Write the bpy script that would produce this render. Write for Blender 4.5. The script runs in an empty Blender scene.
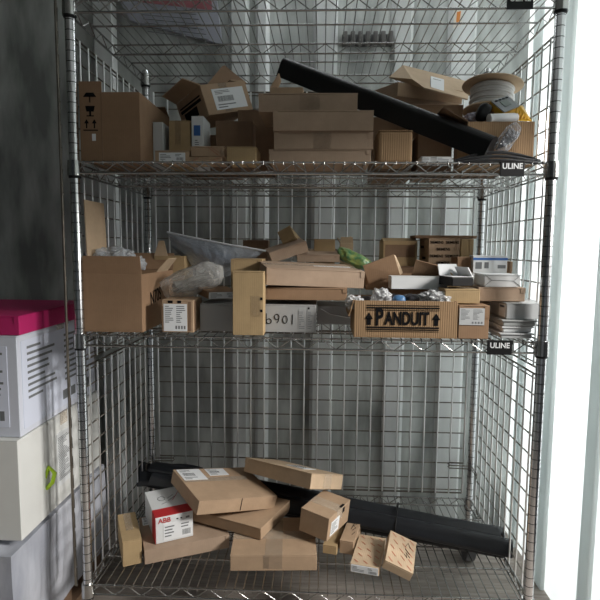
import bpy, math, random
import numpy as np
from mathutils import Vector, Matrix, Euler, noise
random.seed(4)
SC = bpy.context.scene
COL = SC.collection
PI = math.pi

# ------------------------------------------------------------------ camera
CP = np.array([.6473, -1.3654, 1.1851]); YAW, PIT, ROL, FPX = -.0414, -.0989, .0092, 523.83
cy, sy, cp_, sp = math.cos(YAW), math.sin(YAW), math.cos(PIT), math.sin(PIT)
fw = np.array([sy*cp_, cy*cp_, sp]); rr = np.array([cy, -sy, 0.]); uu = np.cross(rr, fw)
R_ = math.cos(ROL)*rr+math.sin(ROL)*uu; U_ = -math.sin(ROL)*rr+math.cos(ROL)*uu
def at(px, py, Y):
    d = fw*FPX+R_*(px-300)-U_*(py-300); t = (Y-CP[1])/d[1]; return Vector(CP+t*d)
def atz(px, py, Z):
    d = fw*FPX+R_*(px-300)-U_*(py-300); t = (Z-CP[2])/d[2]; return Vector(CP+t*d)
cam = bpy.data.cameras.new('camera'); co = bpy.data.objects.new('camera', cam); COL.objects.link(co)
m = Matrix(((R_[0], U_[0], -fw[0], CP[0]), (R_[1], U_[1], -fw[1], CP[1]), (R_[2], U_[2], -fw[2], CP[2]), (0, 0, 0, 1)))
co.matrix_world = m
cam.sensor_fit = 'HORIZONTAL'; cam.sensor_width = 36; cam.lens = FPX/600*36; cam.clip_start = .02
SC.camera = co

# ------------------------------------------------------------------ materials
def mat(name, color, rough=.6, metal=0., var=0., vscale=8., bump=0., bscale=40., trans=0., alpha=1., spec=None, col2=None, stretch=(1, 1, 1), emit=0.):
    M = bpy.data.materials.new(name); M.use_nodes = True
    nt = M.node_tree; b = nt.nodes['Principled BSDF']
    b.inputs['Base Color'].default_value = (*color, 1); b.inputs['Roughness'].default_value = rough
    b.inputs['Metallic'].default_value = metal
    if spec is not None: b.inputs['Specular IOR Level'].default_value = spec
    if trans: b.inputs['Transmission Weight'].default_value = trans
    if alpha < 1: b.inputs['Alpha'].default_value = alpha
    if var or bump:
        tc = nt.nodes.new('ShaderNodeTexCoord'); mp = nt.nodes.new('ShaderNodeMapping')
        mp.inputs['Scale'].default_value = stretch
        nt.links.new(tc.outputs['Object'], mp.inputs['Vector'])
    if var:
        n = nt.nodes.new('ShaderNodeTexNoise'); n.inputs['Scale'].default_value = vscale; n.inputs['Detail'].default_value = 5
        r = nt.nodes.new('ShaderNodeValToRGB'); c2 = col2 or tuple(c*(1-var) for c in color)
        r.color_ramp.elements[0].position = .35; r.color_ramp.elements[1].position = .68
        r.color_ramp.elements[0].color = (*c2, 1); r.color_ramp.elements[1].color = (*color, 1)
        nt.links.new(mp.outputs['Vector'], n.inputs['Vector']); nt.links.new(n.outputs['Fac'], r.inputs['Fac'])
        nt.links.new(r.outputs['Color'], b.inputs['Base Color'])
    if bump:
        n2 = nt.nodes.new('ShaderNodeTexNoise'); n2.inputs['Scale'].default_value = bscale; n2.inputs['Detail'].default_value = 4
        bp = nt.nodes.new('ShaderNodeBump'); bp.inputs['Strength'].default_value = bump; bp.inputs['Distance'].default_value = .004
        nt.links.new(mp.outputs['Vector'], n2.inputs['Vector']); nt.links.new(n2.outputs['Fac'], bp.inputs['Height'])
        nt.links.new(bp.outputs['Normal'], b.inputs['Normal'])
    return M

def kraft(name, c, flute=.1):
    """corrugated board: paper mottling and faint upright flutes"""
    M = bpy.data.materials.new(name); M.use_nodes = True
    nt = M.node_tree; b = nt.nodes['Principled BSDF']; b.inputs['Roughness'].default_value = .78
    b.inputs['Specular IOR Level'].default_value = .25
    tc = nt.nodes.new('ShaderNodeTexCoord')
    n = nt.nodes.new('ShaderNodeTexNoise'); n.inputs['Scale'].default_value = 14; n.inputs['Detail'].default_value = 8; n.inputs['Roughness'].default_value = .7
    r = nt.nodes.new('ShaderNodeValToRGB')
    r.color_ramp.elements[0].position = .3; r.color_ramp.elements[1].position = .7
    r.color_ramp.elements[0].color = (*[v*.84 for v in c], 1); r.color_ramp.elements[1].color = (*[v*1.06 for v in c], 1)
    nt.links.new(tc.outputs['Object'], n.inputs['Vector']); nt.links.new(n.outputs['Fac'], r.inputs['Fac'])
    nt.links.new(r.outputs['Color'], b.inputs['Base Color'])
    w = nt.nodes.new('ShaderNodeTexWave'); w.bands_direction = 'X'; w.inputs['Scale'].default_value = 55; w.inputs['Distortion'].default_value = .4
    bp = nt.nodes.new('ShaderNodeBump'); bp.inputs['Strength'].default_value = flute; bp.inputs['Distance'].default_value = .0012
    nt.links.new(tc.outputs['Object'], w.inputs['Vector']); nt.links.new(w.outputs['Fac'], bp.inputs['Height'])
    nt.links.new(bp.outputs['Normal'], b.inputs['Normal'])
    return M

def post_mat():
    M = mat('chrome_post', (.62, .63, .64), .22, 1.)
    nt = M.node_tree; b = nt.nodes['Principled BSDF']
    tc = nt.nodes.new('ShaderNodeTexCoord'); s = nt.nodes.new('ShaderNodeSeparateXYZ')
    md = nt.nodes.new('ShaderNodeMath'); md.operation = 'MODULO'; md.inputs[1].default_value = .0254
    lt = nt.nodes.new('ShaderNodeMath'); lt.operation = 'LESS_THAN'; lt.inputs[1].default_value = .0022
    mx = nt.nodes.new('ShaderNodeMixRGB'); mx.inputs['Color1'].default_value = (.62, .63, .64, 1); mx.inputs['Color2'].default_value = (.07, .07, .07, 1)
    nt.links.new(tc.outputs['Object'], s.inputs[0]); nt.links.new(s.outputs['Z'], md.inputs[0]); nt.links.new(md.outputs[0], lt.inputs[0])
    nt.links.new(lt.outputs[0], mx.inputs['Fac']); nt.links.new(mx.outputs[0], b.inputs['Base Color'])
    return M

def film(name, color, alpha, rough=.12, bump=.6, bscale=30.):
    M = bpy.data.materials.new(name); M.use_nodes = True
    nt = M.node_tree; b = nt.nodes['Principled BSDF']
    b.inputs['Base Color'].default_value = (*color, 1); b.inputs['Roughness'].default_value = rough
    b.inputs['Specular IOR Level'].default_value = .9
    tr = nt.nodes.new('ShaderNodeBsdfTransparent'); mx = nt.nodes.new('ShaderNodeMixShader')
    lw = nt.nodes.new('ShaderNodeLayerWeight'); lw.inputs['Blend'].default_value = .35
    ma = nt.nodes.new('ShaderNodeMath'); ma.operation = 'MULTIPLY_ADD'; ma.inputs[1].default_value = .6; ma.inputs[2].default_value = alpha; ma.use_clamp = True
    tc = nt.nodes.new('ShaderNodeTexCoord')
    n = nt.nodes.new('ShaderNodeTexNoise'); n.inputs['Scale'].default_value = bscale; n.inputs['Detail'].default_value = 6
    bp = nt.nodes.new('ShaderNodeBump'); bp.inputs['Strength'].default_value = bump; bp.inputs['Distance'].default_value = .02
    nt.links.new(tc.outputs['Object'], n.inputs['Vector']); nt.links.new(n.outputs['Fac'], bp.inputs['Height'])
    nt.links.new(bp.outputs['Normal'], b.inputs['Normal']); nt.links.new(bp.outputs['Normal'], lw.inputs['Normal'])
    nt.links.new(lw.outputs['Facing'], ma.inputs[0])
    nt.links.new(ma.outputs[0], mx.inputs['Fac']); nt.links.new(tr.outputs[0], mx.inputs[1]); nt.links.new(b.outputs[0], mx.inputs[2])
    nt.links.new(mx.outputs[0], nt.nodes['Material Output'].inputs['Surface'])
    return M

K = dict(
    tan=kraft('kraft_tan', (.44, .31, .205)), brown=kraft('kraft_brown', (.30, .19, .115)),
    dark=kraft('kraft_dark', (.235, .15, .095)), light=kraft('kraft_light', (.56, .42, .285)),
    yellow=kraft('kraft_yellow', (.43, .31, .17)), pink=kraft('kraft_pinkish', (.40, .295, .215)),
    corr=kraft('kraft_fluted', (.33, .215, .12), .4))
WHITE = mat('white_card', (.72, .74, .75), .5, var=.06)
GREYC = mat('grey_card', (.36, .365, .365), .6, var=.1)
PALE = mat('pale_grey_card', (.52, .54, .55), .5, var=.08)
PAPER = mat('label_paper', (.78, .8, .82), .5)
INK = mat('black_ink', (.008, .008, .009), .8, spec=.08)
GINK = mat('grey_ink', (.16, .17, .18), .6)
RED = mat('red_print', (.5, .03, .035), .5)
REDLINE = mat('faded_red_print', (.5, .13, .07), .6)
BLUE = mat('blue_print', (.04, .14, .42), .5)
GREEN = mat('green_print', (.03, .3, .17), .5)
TAPE = film('clear_tape', (.66, .56, .44), .06, .12, .25, 60)
RTAPE = mat('reinforced_red_tape', (.36, .13, .07), .45)
BUBBLE = film('bubble_wrap_film', (.78, .8, .82), .42, .12, 1., 60)
CLEAR = film('clear_poly_film', (.66, .70, .74), .3, .1, .9, 22)
CHROME = mat('chrome_wire', (.50, .50, .49), .2, 1., var=.25, vscale=20)
BRIGHTW = mat('bright_chrome_upright', (.86, .87, .87), .3, 1., var=.15, vscale=20)
WIREB = mat('tarnished_wire', (.24, .215, .18), .4, .8, var=.4, vscale=25)
BLACKP = mat('black_plastic', (.009, .009, .01), .5, spec=.25)
RUBBER = mat('black_rubber', (.013, .015, .019), .4, var=.3, vscale=9, bump=.25, bscale=18)
TRUNK = mat('black_trunking_plastic', (.008, .0085, .0095), .38, var=.2, spec=.35)
YELLOW = mat('yellow_plastic', (.75, .42, .02), .4)
GREYP = mat('grey_plastic', (.42, .45, .47), .45)
WIREW = mat('white_cable_jacket', (.72, .71, .7), .4, var=.12, vscale=40)
POST = post_mat()

# ------------------------------------------------------------------ mesh builder
class MB:
    def __init__(s): s.v = []; s.f = []; s.sm = []
    def add(s, vs, fs, smooth=False):
        o = len(s.v); s.v += [tuple(v) for v in vs]; s.f += [tuple(i+o for i in f) for f in fs]; s.sm += [smooth]*len(fs); return s
    def box(s, lo, hi, M=None, b=0.):
        x0, y0, z0 = lo; x1, y1, z1 = hi
        if b > 0:
            b = min(b, (x1-x0)/3, (y1-y0)/3, (z1-z0)/3)
            import bmesh
            bm = bmesh.new(); bmesh.ops.create_cube(bm, size=1)
            for v in bm.verts: v.co = Vector((x0+(v.co.x+.5)*(x1-x0), y0+(v.co.y+.5)*(y1-y0), z0+(v.co.z+.5)*(z1-z0)))
            bmesh.ops.bevel(bm, geom=bm.edges[:], offset=b, segments=2, profile=.5, affect='EDGES')
            bm.verts.index_update()
            vs = [v.co.copy() for v in bm.verts]; fs = [[v.index for v in f.verts] for f in bm.faces]; bm.free()
        else:
            vs = [Vector(p) for p in ((x0, y0, z0), (x1, y0, z0), (x1, y1, z0), (x0, y1, z0), (x0, y0, z1), (x1, y0, z1), (x1, y1, z1), (x0, y1, z1))]
            fs = [(0, 3, 2, 1), (4, 5, 6, 7), (0, 1, 5, 4), (1, 2, 6, 5), (2, 3, 7, 6), (3, 0, 4, 7)]
        if M is not None: vs = [M @ v for v in vs]
        return s.add(vs, fs)
    def rod(s, a, b, r, n=7, r2=None, cap=True):
        a = Vector(a); b = Vector(b); d = (b-a)
        if d.length < 1e-6: return s
        q = d.to_track_quat('Z', 'Y'); r2 = r if r2 is None else r2; vs = []
        for p, rad in ((a, r), (b, r2)):
            for k in range(n): vs.append(p+q @ Vector((rad*math.cos(2*PI*k/n), rad*math.sin(2*PI*k/n), 0)))
        s.add(vs, [(k, (k+1) % n, n+(k+1) % n, n+k) for k in range(n)], True)
        if cap: s.add(vs, [tuple(range(n))[::-1], tuple(range(n, 2*n))])
        return s
    def tube(s, pts, r, n=7, closed=False):
        pts = [Vector(p) for p in pts]; N = len(pts); vs = []; up = Vector((0, 0, 1)); prev = None
        for i, p in enumerate(pts):
            t = (pts[(i+1) % N]-pts[i-1]) if closed else (pts[min(i+1, N-1)]-pts[max(i-1, 0)])
            t.normalize()
            if prev is None:
                a = t.cross(up)
                if a.length < 1e-3: a = t.cross(Vector((1, 0, 0)))
            else: a = prev-t*prev.dot(t)
            a.normalize(); prev = a; b = t.cross(a)
            rr_ = r[i] if isinstance(r, (list, tuple)) else r
            for k in range(n): vs.append(p+a*rr_*math.cos(2*PI*k/n)+b*rr_*math.sin(2*PI*k/n))
        fs = []
        for i in range(N if closed else N-1):
            j = (i+1) % N
            for k in range(n): fs.append((i*n+k, i*n+(k+1) % n, j*n+(k+1) % n, j*n+k))
        s.add(vs, fs, True)
        if not closed: s.add(vs, [tuple(range(n))[::-1], tuple(range((N-1)*n, N*n))])
        return s
    def lathe(s, prof, n=32, M=None):
        vs = []
        for r, z in prof:
            for k in range(n):
                v = Vector((r*math.cos(2*PI*k/n), r*math.sin(2*PI*k/n), z)); vs.append(M @ v if M is not None else v)
        fs = []
        for i in range(len(prof)-1):
            for k in range(n): fs.append((i*n+k, i*n+(k+1) % n, (i+1)*n+(k+1) % n, (i+1)*n+k))
        s.add(vs, fs, True)
        return s.add(vs, [tuple(range(n))[::-1], tuple(range((len(prof)-1)*n, len(prof)*n))])
    def extrude(s, prof, path, M=None, capped=True, twist=0):
        """closed 2-D profile (a,b) swept along straight/curved path"""
        path = [Vector(p) for p in path]; n = len(prof); vs = []
        for i, p in enumerate(path):
            t = (path[min(i+1, len(path)-1)]-path[max(i-1, 0)]).normalized()
            a = t.cross(Vector((0, 0, 1))).normalized(); b = a.cross(t)
            for (u, v) in prof:
                c, s_ = math.cos(twist), math.sin(twist)
                vs.append(p+a*(u*c-v*s_)+b*(u*s_+v*c))
        fs = []
        for i in range(len(path)-1):
            for k in range(n): fs.append((i*n+k, i*n+(k+1) % n, (i+1)*n+(k+1) % n, (i+1)*n+k))
        s.add(vs, fs, False)
        if capped: s.add(vs, [tuple(range(n))[::-1], tuple(range((len(path)-1)*n, len(path)*n))])
        return s
    def build(s, name, m, parent=None):
        me = bpy.data.meshes.new(name); me.from_pydata(s.v, [], s.f); me.polygons.foreach_set('use_smooth', s.sm)
        me.materials.append(m); me.update()
        o = bpy.data.objects.new(name, me); COL.objects.link(o)
        if parent is not None: o.parent = parent
        return o

def fix_normals(o):
    import bmesh
    bm = bmesh.new(); bm.from_mesh(o.data); bmesh.ops.remove_doubles(bm, verts=bm.verts, dist=1e-5)
    bmesh.ops.recalc_face_normals(bm, faces=bm.faces); bm.to_mesh(o.data); bm.free(); return o

def tag(o, label=None, cat=None, group=None, kind=None):
    if label: o['label'] = label
    if cat: o['category'] = cat
    if group: o['group'] = group
    if kind: o['kind'] = kind
    return o
def empty(name, loc, rot=(0, 0, 0)):
    o = bpy.data.objects.new(name, None); o.empty_display_size = .05; COL.objects.link(o)
    o.location = loc; o.rotation_euler = rot; return o
def struct(o, label=None): return tag(o, label, None, None, 'structure')

def text_mesh(txt, size, m, parent, name, M, bold=0., align='LEFT', squash=1.):
    cu = bpy.data.curves.new(name, 'FONT'); cu.body = txt; cu.size = size; cu.offset = bold; cu.extrude = .0002
    cu.align_x = align; cu.align_y = 'CENTER'
    t = bpy.data.objects.new('tmp', cu); COL.objects.link(t)
    dg = bpy.context.evaluated_depsgraph_get(); me = bpy.data.meshes.new_from_object(t.evaluated_get(dg))
    bpy.data.objects.remove(t); bpy.data.curves.remove(cu)
    me.name = name
    for v in me.vertices: v.co.x *= squash
    me.transform(M); me.materials.clear(); me.materials.append(m)
    o = bpy.data.objects.new(name, me); COL.objects.link(o); o.parent = parent; return o

# ------------------------------------------------------------------ cartons
def face_frame(face, w, d, h):
    """matrix: (u right, v up, n outwards) in metres on a face of a box whose local origin is its front-left-bottom corner"""
    if face == 'front': o, a, b, n = (0, 0, 0), (1, 0, 0), (0, 0, 1), (0, -1, 0)
    elif face == 'right': o, a, b, n = (w, 0, 0), (0, 1, 0), (0, 0, 1), (1, 0, 0)
    elif face == 'left': o, a, b, n = (0, d, 0), (0, -1, 0), (0, 0, 1), (-1, 0, 0)
    elif face == 'top': o, a, b, n = (0, 0, h), (1, 0, 0), (0, 1, 0), (0, 0, 1)
    return Matrix(((a[0], b[0], n[0], o[0]), (a[1], b[1], n[1], o[1]), (a[2], b[2], n[2], o[2]), (0, 0, 0, 1)))
def fsize(face, w, d, h): return {'front': (w, h), 'right': (d, h), 'left': (d, h), 'top': (w, d)}[face]

def bars(mb, F, u0, v0, u1, v1, rows, z, seed, barcode=False):
    rg = random.Random(seed)
    if barcode:
        u = u0
        while u < u1:
            wd = rg.uniform(.0006, .0018); mb.box((u, v0, z), (min(u+wd, u1), v1, z+.0002), F); u += wd+rg.uniform(.0006, .0015)
    else:
        hh = (v1-v0)/rows
        for i in range(rows):
            v = v0+i*hh; mb.box((u0, v+hh*.25, z), (u0+(u1-u0)*rg.uniform(.35, 1), v+hh*.65, z+.0002), F)

def carton(name, label, pose, m='tan', style='mailer', cat='box', group=None, flaps=(), extras=(), bev=.0018, t=.003):
    x, y, z, rx, ry, rz, w, d, h = pose
    root = empty(name, (x, y, z), (rx, ry, rz)); tag(root, label, cat, group)
    M0 = K[m] if isinstance(m, str) else m
    body = MB()
    if style == 'open':
        body.box((0, 0, 0), (w, d, t)); 
        body.box((0, 0, t), (w, t, h), b=.0008); body.box((0, d-t, t), (w, d, h), b=.0008)
        body.box((0, t, t), (t, d-t, h), b=.0008); body.box((w-t, t, t), (w, d-t, h), b=.0008)
    else:
        body.box((0, 0, 0), (w, d, h-t), b=bev)
    body.build('body', M0, root)
    if style == 'mailer':
        lid = MB(); lid.box((-.0006, -.0012, h-t+.0002), (w+.0006, d, h), b=.001)
        lid.box((w*.0, -.0016, h*.62), (w*.0+.012, -.0002, h-.001)); lid.box((w-.012, -.0016, h*.62), (w, -.0002, h-.001))
        lid.build('lid', M0, root)
    elif style == 'rsc':
        for a, b_ in ((0, d/2-.0008), (d/2+.0008, d)):
            MB().box((0, a, h-t+.0002), (w, b_, h), b=.0008).build('flap', M0, root)
        MB().box((w*.0-.0004, d/2-.022, h+.0001), (w+.0004, d/2+.022, h+.0006)).box((w+.0001, d/2-.022, h-.035), (w+.0006, d/2+.022, h+.0006)).build('tape', TAPE, root)
    elif style == 'carton_end':   # small folding carton with its tuck end to the front
        e = MB(); e.box((.0012, -.0011, .001), (w-.0012, -.0001, h-t-.001), b=.0004); e.build('tuck_flap', M0, root)
        MB().box((0, 0, h-t+.0002), (w, d, h), b=.0006).build('top_panel', M0, root)
    # flaps: (edge, length, angle, taper)
    for fl in flaps:
        edge, L, ang = fl[:3]; tp = fl[3] if len(fl) > 3 else 0.; fm = fl[4] if len(fl) > 4 else M0; lo_, hi_ = (fl[5], fl[6]) if len(fl) > 6 else (0, 1)
        a = math.radians(ang)
        if edge in ('front', 'back'): l0 = w
        else: l0 = d
        p0, p1 = l0*lo_, l0*hi_
        prof = []
        mb = MB(); ca, sa = math.cos(a), math.sin(a)
        vs = []
        for off in (0, -t):
            for (s_, q) in ((p0, 0), (p1, 0), (p1-tp, L), (p0+tp, L)):
                q_ = ca*q-sa*off*(1); zz = sa*q+ca*off
                if edge == 'front': P = (s_, q_, h+zz)
                elif edge == 'back': P = (s_, d-q_, h+zz)
                elif edge == 'left': P = (q_, s_, h+zz)
                else: P = (w-q_, s_, h+zz)
                vs.append(P)
        mb.add(vs, [(0, 1, 2, 3), (4, 7, 6, 5), (0, 4, 5, 1), (1, 5, 6, 2), (2, 6, 7, 3), (3, 7, 4, 0)])
        fix_normals(mb.build('flap', fm, root))
    sd = 0
    for e in extras:
        sd += 1; kind, face = e[0], e[1]; F = face_frame(face, w, d, h); fw_, fh = fsize(face, w, d, h)
        off = .0016 if (style in ('mailer', 'carton_end') and face == 'front') else .0008
        if kind == 'label':      # label: u0 v0 u1 v1 fractions, colour material, layout
            u0, v0, u1, v1 = [q*s_ for q, s_ in zip(e[2:6], (fw_, fh, fw_, fh))]; mm = e[6] if len(e) > 6 and e[6] else PAPER
            lab = MB().box((u0, v0, 0), (u1, v1, off+.0004), F).build('label', mm, root)
            pr = MB(); z = off+.0004; W_, H_ = u1-u0, v1-v0; lay = e[7] if len(e) > 7 else 'text'
            if lay == 'ship':
                bars(pr, F, u0+W_*.08, v0+H_*.72, u0+W_*.6, v0+H_*.93, 3, z, sd); bars(pr, F, u0+W_*.12, v0+H_*.38, u0+W_*.62, v0+H_*.64, 1, z, sd, True)
                bars(pr, F, u0+W_*.08, v0+H_*.06, u0+W_*.66, v0+H_*.3, 2, z, sd+7)
            elif lay == 'dense':
                bars(pr, F, u0+W_*.06, v0+H_*.3, u0+W_*.46, v0+H_*.95, 9, z, sd); bars(pr, F, u0+W_*.54, v0+H_*.3, u0+W_*.95, v0+H_*.95, 9, z, sd+3)
                for i in range(4): pr.box((u0+W_*(.5+.12*i), v0+H_*.08, z), (u0+W_*(.57+.12*i), v0+H_*.2, z+.0002), F)
            elif lay == 'wide':
                bars(pr, F, u0+W_*.05, v0+H_*.15, u0+W_*.5, v0+H_*.88, 4, z, sd); bars(pr, F, u0+W_*.62, v0+H_*.55, u0+W_*.95, v0+H_*.9, 2, z, sd+2)
                bars(pr, F, u0+W_*.66, v0+H_*.12, u0+W_*.95, v0+H_*.45, 1, z, sd, True)
            elif lay == 'text': bars(pr, F, u0+W_*.08, v0+H_*.1, u0+W_*.9, v0+H_*.92, max(3, int(H_/.006)), z, sd)
            if pr.v: pr.build('printing', GINK, lab)
        elif kind == 'block':    # flat colour patch
            u0, v0, u1, v1 = [q*s_ for q, s_ in zip(e[2:6], (fw_, fh, fw_, fh))]
            ex = e[8] if len(e) > 8 else 0
            MB().box((u0, v0, 0), (u1, v1, off+.0003+ex), F).build(e[7] if len(e) > 7 else 'printed_band', e[6], root)
        elif kind == 'tape':
            u0, v0, u1, v1 = [q*s_ for q, s_ in zip(e[2:6], (fw_, fh, fw_, fh))]
            MB().box((u0, v0, 0), (u1, v1, off+.0003), F).build('tape', e[6] if len(e) > 6 else TAPE, root)
        elif kind == 'text':     # text string size(frac of h) u v  (fractions) material bold
            txt, sz, u, v, mm, bold = e[2:8]; sq = e[8] if len(e) > 8 else 1.; ang = e[9] if len(e) > 9 else 0.
            T = F @ Matrix.Translation((u*fw_, v*fh, off+.0008)) @ Matrix.Rotation(ang, 4, 'Z')
            text_mesh(txt, sz, mm, root, 'lettering', T, bold, 'LEFT', sq)
        elif kind == 'strokes':  # list of polylines in face fractions
            mb = MB()
            for pl in e[2]:
                mb.tube([F @ Vector((a*fw_, b_*fh, off+.0002)) for a, b_ in pl], e[3], 5)
            mb.build('handwriting', e[4], root)
        elif kind == 'poly':     # filled polygons, fractions
            mb = MB()
            for pl in e[2]:
                n = len(pl); vs = [F @ Vector((a*fw_, b_*fh, off+q)) for q in (.0001, .0006) for a, b_ in pl]
                mb.add(vs, [tuple(range(n))[::-1], tuple(range(n, 2*n))]+[(k, (k+1) % n, n+(k+1) % n, n+k) for k in range(n)])
            mb.build(e[4] if len(e) > 4 else 'printing', e[3], root)
        elif kind == 'hatch':    # slanted faded red lettering rows
            mb = MB(); rg = random.Random(9)
            nx, ny = e[2]
            for i in range(nx):
                for j in range(ny):
                    cu, cv = (i+.5+.25*(j % 2))/nx*fw_, (j+.5)/ny*fh
                    T = F @ Matrix.Translation((min(cu, fw_*.85), cv, off)) @ Matrix.Rotation(-.75, 4, 'Z')
                    mb.box((-.009, -.0011, 0), (.009, .0011, .0003), T)
            mb.build('printing', REDLINE, root)
    return root

def bx(x0, x1, ytop, ybot, Y, dep, z=None):
    """pose of an upright box whose front stands at depth Y"""
    ym = (ytop+ybot)/2
    a, b = at(x0, ym, Y), at(x1, ym, Y); zt = at((x0+x1)/2, ytop, Y).z; zb = at((x0+x1)/2, ybot, Y).z if z is None else z
    return (a.x, Y, zb, 0, 0, 0, b.x-a.x, dep, zt-zb)

# ------------------------------------------------------------------ setting
BACKY = .80; RX = 1.44; LX = -1.05; CZ = 2.55
wallm = mat('white_trailer_panel', (.66, .69, .67), .38, var=.5, vscale=4.5, col2=(.24, .255, .245), bump=.5, bscale=5, stretch=(2.2, 1, .6))
brightm = mat('white_rib_paint', (.8, .82, .82), .3, var=.3, vscale=9, col2=(.6, .62, .61), stretch=(1, 1, .3))
wb = MB(); wb.box((LX-.1, BACKY, -.05), (RX+.3, BACKY+.06, CZ))
struct(wb.build('wall_back', wallm), 'dented white trailer wall with upright ribs behind the wire rack')
# upright ribs pressed into the panels
n_tr = 0
for px_, wd in ((112, .07), (240, .055), (262, .03), (322, .07), (395, .06), (452, .085)):
    c = at(px_, 300, BACKY); n_tr += 1
    r = MB(); r.extrude([(-wd/2-.012, 0), (-wd/2, .022), (wd/2, .022), (wd/2+.012, 0)], [(c.x, BACKY+.001, 0), (c.x, BACKY+.001, 1)])
    vs = []
    mb = MB(); x = c.x
    pr = [(x-wd/2-.014, BACKY+.001), (x-wd/2, BACKY-.022), (x+wd/2, BACKY-.022), (x+wd/2+.014, BACKY+.001)]
    vs = [(p[0], p[1], zz) for zz in (0, CZ) for p in pr]
    mb.add(vs, [(0, 1, 2, 3), (7, 6, 5, 4), (0, 4, 5, 1), (1, 5, 6, 2), (2, 6, 7, 3), (3, 7, 4, 0)])
    struct(fix_normals(mb.build('trim_%d' % n_tr, brightm)))
wr = MB(); wr.add([(RX, 0, -.05), (RX, BACKY, -.05), (RX, BACKY, CZ), (RX, 0, CZ)], [(3, 2, 1, 0)])
rightm = mat('white_side_wall', (.78, .8, .79), .42, var=.3, vscale=6, col2=(.58, .6, .59), bump=.3, bscale=8, stretch=(1, 1, .4))
nt_ = rightm.node_tree; tl_ = nt_.nodes.new('ShaderNodeBsdfTranslucent'); tl_.inputs['Color'].default_value = (.85, .9, .9, 1); mxs = nt_.nodes.new('ShaderNodeMixShader'); mxs.inputs[0].default_value = .45  # translucency added so the lamp outside brightens this wall
nt_.links.new(nt_.nodes['Principled BSDF'].outputs[0], mxs.inputs[1]); nt_.links.new(tl_.outputs[0], mxs.inputs[2]); nt_.links.new(mxs.outputs[0], nt_.nodes['Material Output'].inputs['Surface'])
struct(wr.build('wall_right', rightm), 'bright white side wall beside the rack')
for yy in (.12, .42, .68):
    n_tr += 1
    struct(MB().box((RX-.018, yy-.03, 0), (RX-.001, yy+.03, CZ), b=.006).build('trim_%d' % n_tr, rightm))
struct(MB().box((RX, -2.6, 1.62), (RX+.05, -.001, CZ)).build('trim_21', rightm), 'unseen wall panel added to shade the upper shelf')  # added header, out of view, keeps the side light off the upper shelf
leftm = mat('grey_green_wall', (.16, .18, .17), .5, var=.3, vscale=4)
struct(MB().box((LX-.05, -2.6, -.05), (LX, BACKY, CZ)).build('wall_left', leftm), 'dull grey green wall left of the rack')
ceilm = mat('ceiling_panel', (.45, .47, .46), .5, var=.2)
struct(MB().box((LX-.1, -2.6, CZ), (RX+.3, BACKY+.06, CZ+.05)).build('ceiling', ceilm), 'grey ceiling over the rack')
# plank floor
def plank_mat():
    M = mat('worn_floor_planks', (.26, .215, .18), .7)
    nt = M.node_tree; b = nt.nodes['Principled BSDF']
    tc = nt.nodes.new('ShaderNodeTexCoord'); mp = nt.nodes.new('ShaderNodeMapping'); mp.inputs['Scale'].default_value = (1.2, 14, 1)
    n = nt.nodes.new('ShaderNodeTexNoise'); n.inputs['Scale'].default_value = 4; n.inputs['Detail'].default_value = 9; n.inputs['Roughness'].default_value = .7
    r = nt.nodes.new('ShaderNodeValToRGB'); r.color_ramp.elements[0].position = .3; r.color_ramp.elements[1].position = .7
    r.color_ramp.elements[0].color = (.22, .19, .165, 1); r.color_ramp.elements[1].color = (.52, .46, .41, 1)
    nt.links.new(tc.outputs['Object'], mp.inputs[0]); nt.links.new(mp.outputs[0], n.inputs[0]); nt.links.new(n.outputs[0], r.inputs[0]); nt.links.new(r.outputs[0], b.inputs['Base Color'])
    return M
fl = MB(); yv = -2.6; PM = plank_mat()
while yv < BACKY-.001:
    y2 = min(yv+.14, BACKY); fl.box((LX-.05, yv, -.04), (RX+.3, y2-.004, 0)); yv = y2
struct(fl.build('floor', PM), 'worn grey brown plank floor under the rack')
struct(MB().box((LX-.1, -2.6, -.06), (RX+.3, BACKY, -.045)).build('trim_20', mat('underfloor', (.03, .03, .03), .9)))

# poster, vent and sticker on the back wall
def wall_quad(name, label, cat, pts, m, th=.004, y=BACKY-.0245):
    v = [at(px_, py_, y) for px_, py_ in pts]
    mb = MB(); vs = [(p.x, y, p.z) for p in v]+[(p.x, y+th, p.z) for p in v]
    mb.add(vs, [(0, 1, 2, 3), (7, 6, 5, 4), (0, 4, 5, 1), (1, 5, 6, 2), (2, 6, 7, 3), (3, 7, 4, 0)])
    o = fix_normals(mb.build(name, m)); 
    if label: tag(o, label, cat)
    return o
po = wall_quad('poster', 'grey notice with a red heading on the wall, seen through the top shelf', 'poster', [(112, -14), (214, -22), (222, 44), (130, 20)], mat('poster_paper', (.42, .43, .5), .5), .02)
hd = wall_quad('printed_band', None, None, [(132, -14), (211, -20), (212, 10), (138, 2)], mat('poster_red', (.36, .13, .15), .5), .002, BACKY-.0275); hd.parent = po
tx = MB()
for i in range(6):
    a = at(140+i*1.5, 10+i*4.2, BACKY-.028); b_ = at(196+i*2.5, 14+i*5, BACKY-.028)
    tx.rod((a.x, BACKY-.0255, a.z), (b_.x, BACKY-.0255, b_.z), .0018, 4)
t_ = tx.build('printing', GINK); t_.parent = po
vr = empty('louvred_vent', at(366, 46, BACKY-.03)); tag(vr, 'dark grey louvred vent high on the back wall behind the top shelf', 'vent')
c = at(342, 35, BACKY); d_ = at(394, 47, BACKY); x0, x1, z1, z0 = c.x-vr.location.x, d_.x-vr.location.x, c.z-vr.location.z, d_.z-vr.location.z
ventm = mat('dark_vent_metal', (.1, .1, .1), .5)
MB().box((x0, .026, z0), (x1, .03, z1)).build('backing', ventm, vr)
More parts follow.
